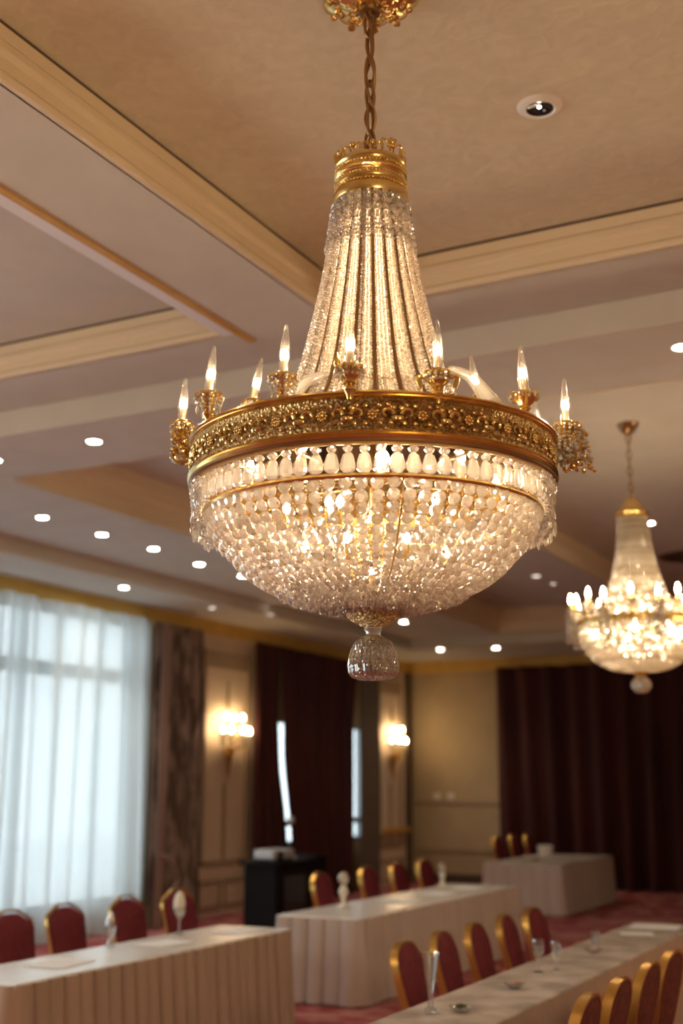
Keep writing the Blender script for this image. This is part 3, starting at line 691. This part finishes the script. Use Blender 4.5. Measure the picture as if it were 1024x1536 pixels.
# ------------------------------------------------------------------ ceiling fittings
def downlight(x, y, z, label, glow=m_spot, r=.055, group='round recessed downlights in the ceiling'):
    t = thing('recessed_downlight', label, 'ceiling light', (x, y, z), group=group)
    MB().lathe([(r,-.004),(r*1.22,-.008),(r*1.3,-.002),(r*1.3,.0),(r,.0)], 28, closed=True).build('trim_ring', m_white, t, True)
    MB().lathe([(0,-.003),(r*.7,-.003),(r,-.002),(r,.0),(0,.0)], 24).build('lens', glow, t)
    return t
DL = [(-8.47,9.56,4.64,'lit round downlight on the pale ceiling strip, nearest the camera of its row'),
 (-8.47,10.55,4.64,'lit round downlight second in the row running toward the chandelier bowl'),
 (-8.46,11.5,4.64,'lit round downlight third in the row running toward the chandelier bowl'),
 (-8.55,12.6,4.64,'lit round downlight fourth in the row, just left of the chandelier bowl'),
 (-8.53,13.6,4.64,'lit round downlight touching the outline of the chandelier bowl'),
 (-8.55,18.8,4.64,'lit round downlight beside the brass plate under the chandelier bowl'),
 (-9.80,12.7,4.45,'lit round downlight on the low strip above the gold cornice and window'),
 (-6.17,7.53,4.64,'lit round downlight between the tray corner and the ceiling beam'),
 (-7.30,7.60,4.64,'lit round downlight cut by the left edge of the picture'),
 (-1.45,7.52,4.64,'lit round downlight by the right edge of the picture, above the far chandelier'),
 (-3.25,14.2,4.95,'lit round downlight beside the crown of the far chandelier'),
 (-9.00,21.45,4.45,'lit round downlight near the far wall, just right of the crystal ball'),
 (-7.95,21.65,4.45,'lit round downlight near the far wall above the burgundy curtain corner')]
for x, y, z, l_ in DL: downlight(x, y, z, l_)
downlight(-9.8, 14.8, 4.45, 'dim round downlight low above the gold cornice by the patterned drape', m_spotdim)
downlight(-9.4, 15.8, 4.45, 'dim round downlight above the cornice beside the chandelier bowl', m_spotdim, .045)
downlight(-5.06, 15.4, 4.64, 'dim white round downlight on the dark rib right of the chandelier bowl', m_spotdim)
downlight(-5.05, 16.1, 4.64, 'faint round downlight just beyond the dim white one on the rib', m_spotdim, .04)
t = thing('eyeball_downlight', 'unlit round recessed downlight with black centre in the textured ceiling', 'ceiling light', (-1.59, 5.15, 5.11))
MB().lathe([(.062,-.012),(.075,-.022),(.095,-.016),(.108,-.004),(.110,0),(.062,0)], 48, closed=True).build('trim_ring', m_white, t, True)
MB().lathe([(0,-.010),(.045,-.010),(.064,-.016),(.064,0),(0,0)], 40).build('lens', m_blackgloss, t, True)
MB().lathe([(0,-.014),(.007,-.013),(.008,-.009),(0,-.009)], 14, (.0,-.01,0)).build('lens_glint', m_spot, t, True)  # glints on the unlit lens, built as a glowing and a white bead
MB().lathe([(0,-.014),(.006,-.013),(.007,-.009),(0,-.009)], 14, (.012,.03,0)).build('lens_glint', m_white, t, True)
t = thing('smoke_detector', 'small round smoke detector on the ceiling at the right picture edge', 'smoke detector', (-1.95, 10.35, 4.95))
MB().lathe([(0,-.04),(.04,-.038),(.06,-.02),(.065,0)], 28).build('housing', m_panel2, t, True); MB().lathe([(.03,-.044),(.04,-.044),(.04,-.036),(.03,-.036)], 24, closed=True).build('vent_ring', m_darkwood, t, True)
t = thing('ceiling_vent', 'dark round air vent on the ceiling behind the far chandelier', 'vent', (-3.2, 16.6, 4.95))
MB().lathe([(0,-.03),(.30,-.028),(.42,-.012),(.45,0)], 40).build('grille', m_darkwood, t, True); MB().lathe([(.42,-.02),(.48,-.015),(.50,0),(.42,0)], 40, closed=True).build('vent_rim', m_bronze, t, True)

# ------------------------------------------------------------------ wall sconces
def sconce(y, z, label, bulbs, s=1.0):
    t = thing('wall_sconce', label, 'wall lamp', (XL+.16, y, z), group='crystal wall sconces')
    MB().lathe([(.0,-.78),(.02,-.70),(.035,-.62),(.05,-.50),(.085,-.40),(.13,-.30),(.12,-.24),(.05,-.22),(.0,-.2)], 20, (.02,0,0), sx=.5).build('backplate', m_gold, t, True)
    MB().lathe([(0,.86),(.012,.75),(.022,.55),(.020,.42),(.0,.36)], 12, (.0,0,0)).build('finial', m_bronze, t, True)
    MB().tube(spline([(0,0,-.4),(.1,0,-.32),(.18,0,-.15),(.18,0,0)], 5), .018, 8).build('stem', m_gold, t, True)
    for k, (x, yy, z_) in enumerate(bulbs):
        a = MB().tube(spline([(.05,0,-.26),(x*.8,yy*.7,z_-.22),(x,yy,z_-.05)], 5), .010, 6).lathe([(.012,-.05),(.04,-.03),(.042,-.02),(.015,-.015),(.015,0),(0,0)], 14, (x, yy, z_)).build('candle_arm', m_gold, t, True)
        MB().lathe([(0,0),(.022,.012),(.030,.035),(.024,.06),(.010,.09),(0,.10)], 12, (x, yy, z_)).build('bulb', m_core_sc, a, True)
        mb = MB()
        for q in range(8):
            w = 2*pi*q/8
            for j in range(7): mb.ico((x+.042*cos(w)*(1-.08*j), yy+.042*sin(w)*(1-.08*j), z_-.045-.026*j), .013)
        mb.build('hanging_beads', m_farcrystal, a)
# the same seven-light arrangement, read off the wall: four in the lower row, three above
B7 = [(.14,-.34,.0),(.20,-.20,.0),(.24,.06,.0),(.20,.24,.0),(.12,.46,.0),(.10,-.20,.20),(.12,.0,.19)]
sconce(16.44, 2.72, 'gold crystal wall sconce on the cream panel right of the patterned drape', B7+[(.10,.28,.21)])
B8 = [(.14,-.30,.0),(.20,-.08,.0),(.22,.14,.0),(.16,.30,.0),(.12,-.12,.20),(.12,.06,.21),(.12,.22,.22)]
sconce(22.55, 2.76, 'gold crystal wall sconce on the far panel by the room corner', B8)

# ------------------------------------------------------------------ furniture
def skirt(x0, x1, y0, y1, z1, pitch, amp, m, parent, name='table_skirt', z0=.015, nz=5, seed=0):
    pts = []; per = [(x0,y0,x1,y0,0,-1),(x1,y0,x1,y1,1,0),(x1,y1,x0,y1,0,1),(x0,y1,x0,y0,-1,0)]
    for ax, ay, bx, by, nx, ny in per:
        Ln = math.hypot(bx-ax, by-ay); k = max(2, round(Ln/pitch)); n = k*16
        for i in range(n):
            u = i/n; w = abs(sin(pi*u*k))**.45; pts.append((ax+(bx-ax)*u, ay+(by-ay)*u, nx, ny, w))
    vs = []; rnd = random.Random(seed)
    ph = [rnd.uniform(-1, 1) for _ in range(400)]
    for j in range(nz+1):
        v_ = j/nz; z = z1+(z0-z1)*v_
        for i, (x, y, nx, ny, w) in enumerate(pts):
            o = .004+amp*(.6+.4*v_)*w*(1+.35*ph[(i//16) % 400]); fl = .035*v_
            vs.append((x+nx*(o+fl), y+ny*(o+fl), z))
    n = len(pts); fs = [(j*n+i, j*n+(i+1) % n, (j+1)*n+(i+1) % n, (j+1)*n+i) for j in range(nz) for i in range(n)]
    return MB().add(vs, fs).build(name, m, parent, True)
def table(x0, x1, y0, y1, label, mtop, mskirt, pitch, amp, cat='table', group='skirted banquet tables'):
    cx, cy = (x0+x1)/2, (y0+y1)/2; hx, hy = (x1-x0)/2, (y1-y0)/2
    t = thing('banquet_table', label, cat, (cx, cy, 0), group=group)
    mb = MB(); n = 6
    prof = [(0,.744),(0,.748)]
    mb.box(-hx, hx, -hy, hy, .700, .746); mb.box(-hx-.006, hx+.006, -hy-.006, hy+.006, .715, .742)
    o = mb.build('covered_top', mtop, t); b = o.modifiers.new('b', 'BEVEL'); b.width = .006; b.segments = 2
    skirt(-hx, hx, -hy, hy, .738, pitch, amp, mskirt, t, seed=int(abs(x0*10)))
    for sx in (-1, 1):
        for sy in (-1, 1):
            MB().tube([(sx*(hx-.08), sy*(hy-.15), 0.0), (sx*(hx-.08), sy*(hy-.15), .70)], .018, 8).build('leg', m_silver, t, True)
    return t
table(-5.96, -5.28, 5.95, 9.25, 'long table with white top and taupe pleated skirt, in front of the sheer curtain', m_cloth, m_skirt, .145, .06)
table(-5.95, -5.12, 10.2, 14.4, 'long white-topped table with pale skirt in the middle, standing before the red drapes', m_cloth, m_skirt2, .16, .05)
table(-2.87, -2.31, 4.6, 11.1, 'long beige-clothed table at the lower right between two rows of chairs', m_cloth2, m_skirt, .45, .02)
table(-7.10, -5.85, 18.5, 21.4, 'short far table with pale skirt in front of the burgundy curtain', m_cloth2, m_skirt2, .22, .035)

def outline(kind):
    if kind == 'arch':
        p = [(-.17,.50),(-.195,.62),(-.215,.76),(-.205,.86),(-.16,.925),(-.085,.962),(0,.972),(.085,.962),(.16,.925),(.205,.86),(.215,.76),(.195,.62),(.17,.50)]
        return spline(p, 3)
    p = [(-.215,.50),(-.225,.65),(-.240,.80),(-.246,.86),(-.222,.905),(-.125,.955),(-.07,.982),(.07,.982),(.125,.955),(.222,.905),(.246,.86),(.240,.80),(.225,.65),(.215,.50)]
    return p
def chair(kind):
    t = thing('banquet_chair', 'x', 'chair')
    ol = outline(kind); n = len(ol); tilt = lambda x, z: x-.22*(z-.5)-.20
    cz = .74
    def ring(k, x, dz=0): return [(tilt(x, cz+(z-cz)*k+dz), y*k, cz+(z-cz)*k+dz) for y, z in ol]
    # frame band
    mb = MB(); kf = .935 if kind == 'arch' else .945; kd = .026 if kind == 'arch' else .013; vs = ring(1.0, -kd)+ring(1.0, kd)+ring(kf, kd)+ring(kf, -kd)
    fs = [((a)*n+i, a*n+(i+1) % n, ((a+1) % 4)*n+(i+1) % n, ((a+1) % 4)*n+i) for a in range(4) for i in range(n)]
    mb.add(vs, fs); mb.build('back_frame', m_chairgold, t, True)
    # pads
    if kind == 'arch': k, dz = .94, 0
    else: k, dz = .935, -.020
    mb = MB(); vs = ring(k, -.018, dz)+ring(k, .022, dz)+ring(k*.88, .042, dz)
    fs = [(i, (i+1) % n, n+(i+1) % n, n+i) for i in range(n)]+[(n+i, n+(i+1) % n, 2*n+(i+1) % n, 2*n+i) for i in range(n)]+[tuple(range(2*n, 3*n))]
    mb.add(vs, fs); 
    for r_ in range(4):
        for c_ in range(3):
            z = .58+.085*r_; y = -.10+.10*c_+(.05 if r_ % 2 else 0); mb.ico((tilt(.043, z), y, z), .009)
    mb.build('backrest', m_chairred, t, True)
    mb = MB(); vs = ring(k, -.019, dz)+ring(k*.9, -.028, dz); mb.add(vs, [(i, (i+1) % n, n+(i+1) % n, n+i) for i in range(n)]+[tuple(range(n, 2*n)), tuple(range(n))[::-1]]); mb.build('back_panel', m_chairback, t, True)
    mb = MB()
    prof = [(.205,.40),(.215,.425),(.215,.46),(.195,.485),(.12,.495),(0,.497)]
    vs = []; seg = 32
    for r, z in prof:
        for q in range(seg):
            a = 2*pi*q/seg; cx, sy = cos(a), sin(a); p_ = 4; d_ = (abs(cx)**p_+abs(sy)**p_)**(1/p_); vs.append((.03+r*cx/d_, r*sy/d_, z))
    fs = [(i*seg+q, i*seg+(q+1) % seg, (i+1)*seg+(q+1) % seg, (i+1)*seg+q) for i in range(len(prof)-1) for q in range(seg)]+[tuple(range(seg))[::-1]]
    mb.add(vs, fs).build('seat', m_chairred, t, True)
    for sy in (-1, 1):
        MB().tube([(.20, sy*.18, .0), (.19, sy*.18, .42)], .013, 8).build('leg', m_chairgold, t, True)
        MB().tube(spline([(-.27, sy*.175, .0), (-.20, sy*.178, .25), (-.19, sy*.175, .45), (-.205, sy*.172, .53)], 4), .013, 8).build('leg', m_chairgold, t, True)
    return t
def row(src, spots, rz, group, first, sc=(1,1,1)):
    for i, (x, y, lab) in enumerate(spots):
        if i == 0 and first:
            src.location = (x, y, 0); src.rotation_euler = (0, 0, rz); src['label'] = lab; src['group'] = group
        else: dup(src, (x, y, 0), rz+random.uniform(-.06, .06), lab, group).scale = sc
ca = chair('arch'); cb = chair('hex')
row(cb, [(-6.45,7.50,'burgundy chair cut by the left edge of the picture, before the sheer curtain'),(-6.45,8.14,'burgundy chair with open hand-hold, wholly in front of the sheer curtain'),(-6.45,8.95,'burgundy chair where sheer curtain meets brown drape, behind the left table'),(-6.45,9.70,'burgundy chair at the far end of the left table, before the cream panel')], 0, 'burgundy chairs behind the left table', True)
row(ca, [(-6.42,12.43,'gold-rimmed burgundy chair nearest the black lectern at the middle table'),(-6.42,13.60,'second gold-rimmed chair from the lectern at the middle table'),(-6.42,14.46,'third gold-rimmed chair from the lectern at the middle table'),(-6.42,15.28,'gold-rimmed chair at the far end of the middle table, fourth from the lectern')], 0, 'chairs behind the middle table', True)
row(ca, [(-3.21,7.65,'dark burgundy chair beside the tall trumpet vase'),(-3.21,8.28,'second dark burgundy chair from the trumpet vase, inner row'),(-3.21,8.91,'dark burgundy chair in the centre of the inner row at the beige table'),(-3.21,9.57,'dark burgundy chair behind the stemmed glass, fourth of the inner row'),(-3.21,10.22,'dark burgundy chair at the far end of the inner row at the beige table')], 0, 'chairs along the inner side of the beige table', False, (1,.93,.94))
row(ca, [(-2.03,5.80,'gold-edged chair back lowest in the bottom right corner'),(-2.03,6.36,'gold-edged chair back second up from the bottom right corner'),(-2.03,6.98,'gold-edged chair back third up from the bottom right corner'),(-2.03,7.54,'gold-edged chair back at the right picture edge, furthest of its row')], pi, 'chairs along the outer side of the beige table', False)
row(ca, [(-7.42,20.75,'burgundy chair at the far table, nearest the beige wall'),(-7.42,21.6,'middle burgundy chair of three at the far table'),(-7.42,22.4,'burgundy chair at the far table closest to the white pot')], 0, 'chairs at the far table', False, (1,1,1.09))

TT = .749
def tglass(name, x, y, prof, label, m=None, extra=None, cat='glass'):
    t = thing(name, label, cat, (x, y, TT))
    MB().lathe(prof, 24).build('body', m or m_tumbler, t, True)
    if extra: MB().lathe(extra[0], 20).build(extra[1], extra[2], t, True)
    return t
GB = [(0,0),(.045,.004),(.012,.02),(.009,.10),(.014,.12),(.04,.15),(.048,.20),(.040,.25)]
tglass('goblet', -5.86, 7.60, [(0,0),(.04,.004),(.03,.02),(.02,.05),(.035,.10),(.045,.16),(.030,.21),(.024,.235)], 'clear glass vase on the left table before the sheer curtain', None, ([(0,.02),(.018,.04),(.02,.07),(0,.08)], 'water', m_tumbler), 'vase')
tglass('goblet', -5.84, 8.45, GB, 'tall goblet holding a pale folded napkin on the left table', None, ([(0,.14),(.036,.16),(.046,.20),(.048,.25),(.036,.30),(.012,.33),(0,.335)], 'folded_napkin', m_napkin))
tglass('table_ornament', -5.68, 11.0, [(0,0),(.06,.005),(.05,.02),(.02,.04),(.025,.10),(.05,.15),(.03,.20),(.015,.22),(0,.225)], 'cream figured candle holder on the near end of the middle table', m_napkin, ([(0,.215),(.04,.235),(.055,.275),(.04,.32),(0,.34)], 'globe', m_farcrystal), 'ornament')
tglass('table_ornament', -5.90, 14.0, [(0,0),(.05,.005),(.04,.02),(.02,.04),(.03,.09),(.04,.12),(.02,.16),(0,.165)], 'small pale ornament on the far end of the middle table', m_napkin, ([(0,.155),(.035,.175),(.045,.21),(.03,.25),(0,.26)], 'globe', m_farcrystal), 'ornament')
tglass('trumpet_vase', -2.70, 6.22, [(0,0),(.045,.004),(.040,.012),(.016,.03),(.014,.08),(.022,.14),(.032,.20),(.040,.26),(.052,.30),(.049,.30),(.036,.26),(.026,.19),(.008,.10),(0,.09)], 'tall clear trumpet vase on the beige table', None, None, 'vase')
tglass('stemmed_glass', -2.66, 7.86, [(0,0),(.035,.003),(.010,.012),(.007,.07),(.012,.085),(.034,.11),(.042,.15),(.038,.20),(.036,.20),(.038,.15),(.030,.115),(0,.09)], 'stemmed glass with pale contents halfway along the beige table', None, ([(0,.095),(.028,.115),(.036,.15),(0,.152)], 'contents', m_napkin))
tglass('stemmed_glass', -2.58, 7.98, [(0,0),(.03,.003),(.009,.012),(.007,.06),(.012,.075),(.03,.10),(.036,.14),(.032,.18),(.030,.18),(.032,.14),(0,.08)], 'smaller clear stemmed glass right behind the one with pale contents')
tglass('glass_tumbler', -2.73, 9.40, [(0,0),(.03,.002),(.036,.09),(.034,.09),(.028,.008),(0,.008)], 'low clear tumbler toward the far end of the beige table')
m_green = mat('dull_green_garnish', (.10,.13,.07), .6); m_pinkish = mat('pink_garnish', (.55,.32,.30), .6)
for x, y, lab, mm in ((-2.57,6.32,'small glass dish with garnish beside the trumpet vase', m_green), (-2.58,7.18,'small glass dish with pinkish garnish before the stemmed glass', m_pinkish), (-2.60,8.9,'small glass dish on the beige table beyond the stemmed glasses', m_pinkish)):
    t = thing('glass_dish', lab, 'dish', (x, y, TT))
    MB().lathe([(0,0),(.03,.002),(.055,.02),(.062,.03),(.058,.03),(.04,.012),(0,.008)], 24).build('bowl', m_tumbler, t, True)
    mb = MB()
    for k in range(14):
        a = random.random()*6.28; r = random.random()*.035; mb.ico((r*cos(a), r*sin(a), .02+random.random()*.014), .011)
    mb.build('garnish', mm, t)
def plate(x, y, lab, r=.12):
    t = tag(MB().lathe([(0,.004),(r*.6,.004),(r*.72,.012),(r,.02),(r,.023),(r*.7,.016),(r*.6,.008),(0,.008)], 32).build('dinner_plate', m_cloth, None, True, (x, y, TT)), lab, 'plate')
def sheet(x, y, w, l, rz, lab):
    o = MB().box(-w/2, w/2, -l/2, l/2, 0, .003).build('paper_sheet', m_paper, None, False, (x, y, TT)); o.rotation_euler = (0,0,rz); tag(o, lab, 'paper', 'papers laid on the tables')
sheet(-5.62, 6.75, .30, .42, .1, 'white paper at the near end of the left table')
sheet(-5.62, 7.95, .28, .40, -.1, 'white paper between the vase and the napkin goblet')
sheet(-5.55, 8.85, .28, .40, .08, 'white paper at the far end of the left table')
sheet(-5.50, 11.9, .30, .45, .05, 'white paper beside the cream candle holder')
sheet(-5.50, 12.9, .30, .45, -.05, 'white paper in the middle of the middle table')
sheet(-5.50, 13.8, .30, .45, .04, 'white paper at the far end of the middle table')
sheet(-2.60, 10.75, .40, .34, .05, 'white paper at the far end of the beige table')
sheet(-2.62, 10.2, .26, .20, .3, 'small white paper nearer than the last sheet on the beige table')
tglass('white_pot', -6.72, 20.4, [(0,0),(.10,.005),(.12,.08),(.135,.19),(.125,.19),(.11,.08),(0,.02)], 'plain white pot standing on the far table', m_cloth, ([(0,.15),(.12,.16),(0,.165)], 'contents', m_napkin), 'pot')
tglass('serving_bowl', -6.60, 19.4, [(0,0),(.08,.004),(.15,.04),(.17,.06),(.16,.06),(.08,.015),(0,.012)], 'low cream bowl in front of the white pot', m_napkin, ([(0,.02),(.12,.045),(0,.05)], 'contents', m_cloth2), 'bowl')

# lectern with projector
t = thing('lectern', 'black lacquered lectern cabinet beside the sconce panel', 'lectern', (-8.65, 14.85, 0))
MB().box(-.24, .24, -.50, .46, .04, .88).box(-.27, .27, -.53, .49, 0, .06).build('cabinet', m_black, t)
o = MB().box(-.30, .30, -.56, .52, .88, .93).build('top', m_black, t); b = o.modifiers.new('b', 'BEVEL'); b.width = .012; b.segments = 2
MB().box(.24, .252, -.30, .30, .18, .74).build('front_panel', m_blackgloss, t)
t = thing('projector', 'silver grey projector sitting on the black lectern', 'projector', (-8.62, 14.72, .93))
o = MB().box(-.16, .16, -.34, .22, .02, .15).build('housing', m_silver, t); b = o.modifiers.new('b', 'BEVEL'); b.width = .03; b.segments = 3
MB().lathe([(0,.0),(.05,.0),(.055,.03),(.045,.05),(.0,.045)], 20).build('lens', m_blackgloss, t, True, (.15,-.2,.08)).rotation_euler = (0, pi/2, 0)
MB().box(-.14, .14, -.30, .18, .0, .02).build('base', m_black, t)
t = thing('gooseneck_microphone', 'gooseneck microphone rising from the lectern in front of the daylight slit', 'microphone', (-8.66, 15.22, .93))
MB().lathe([(0,0),(.06,.0),(.055,.03),(.02,.05),(0,.05)], 20).build('base', m_silver, t, True)
MB().tube(spline([(0,0,.03),(0,-.01,.25),(.02,-.06,.42),(.05,-.12,.50)], 6), .012, 8).build('gooseneck', m_black, t, True)
MB().lathe([(0,-.03),(.04,-.02),(.05,.02),(.04,.06),(0,.08)], 16).build('head', m_silver, t, True, (.05,-.13,.50))
t = thing('black_cabinet', 'low dark cabinet behind the lectern, under the red drapes', 'cabinet', (-9.9, 17.6, 0))
MB().box(-.25, .25, -.5, .5, .04, .78).box(-.28, .28, -.53, .53, .78, .82).build('body', m_black, t); MB().box(.25, .262, -.45, -.02, .1, .72).build('door', m_blackgloss, t); MB().box(.25, .262, .02, .45, .1, .72).build('door', m_blackgloss, t)
# wall switches
for x, lab in ((-10.07, 'white wall switch above the dado rail, nearer the corner'), (-9.77, 'white wall switch above the dado rail, nearer the burgundy curtain')):
    t = thing('wall_switch', lab, 'switch', (x, YB, 1.71), group='white wall switches')
    MB().box(-.065, .065, -.012, 0, -.06, .06).build('plate', m_white, t); MB().box(-.03, .03, -.018, -.012, -.035, .035).build('rocker', m_white, t)

# ------------------------------------------------------------------ light, world, camera
w = bpy.data.worlds.new('World'); SC.world = w; w.use_nodes = True; nt = w.node_tree; bg = nt.nodes['Background']
bg.inputs[0].default_value = (.84,.94,.98,1); bg.inputs[1].default_value = 2.9
def lamp(name, kind, loc, power, col, size=.2, rot=None, spot=None):
    l_ = bpy.data.lights.new(name, kind); l_.energy = power; l_.color = col
    if kind in ('POINT', 'SPOT'): l_.shadow_soft_size = size
    if kind == 'SPOT': l_.spot_size = spot; l_.spot_blend = .8
    o = bpy.data.objects.new(name, l_); C.objects.link(o); o.location = loc
    if rot: o.rotation_euler = rot
    return o
for x, y, z, _ in DL: lamp('downlight_beam', 'SPOT', (x, y, z-.03), 24, (1,.80,.55), .05, None, radians(120))
# added fill lamps with no fixtures, unseen behind and beside the viewpoint
for x, y in ((1.6, .5), (-7.0, 2.2), (2.2, 10.0)): lamp('hall_fill_light', 'POINT', (x, y, 3.3), 90, (1,.74,.45), .5)

cam = bpy.data.cameras.new('Camera'); co_ = bpy.data.objects.new('Camera', cam); C.objects.link(co_); SC.camera = co_
co_.location = (0, 0, 1.9); th = math.atan(412/1824.0)
co_.rotation_euler = (pi/2+th, 0, radians(27.4))
cam.sensor_fit = 'HORIZONTAL'; cam.sensor_width = 24; cam.lens = 24*1824/1024; cam.clip_end = 300
cam.dof.use_dof = True; cam.dof.focus_distance = 4.3; cam.dof.aperture_fstop = 1.4
SC.view_settings.view_transform = 'Standard'; SC.view_settings.look = 'None'; SC.view_settings.exposure = 0.80; SC.view_settings.gamma = 1
cy = SC.cycles; cy.sample_clamp_indirect = 5; cy.max_bounces = 9; cy.diffuse_bounces = 4; cy.glossy_bounces = 4; cy.transmission_bounces = 8; cy.transparent_max_bounces = 24
cy.use_denoising = True; cy.caustics_reflective = False; cy.caustics_refractive = False; cy.use_light_tree = True
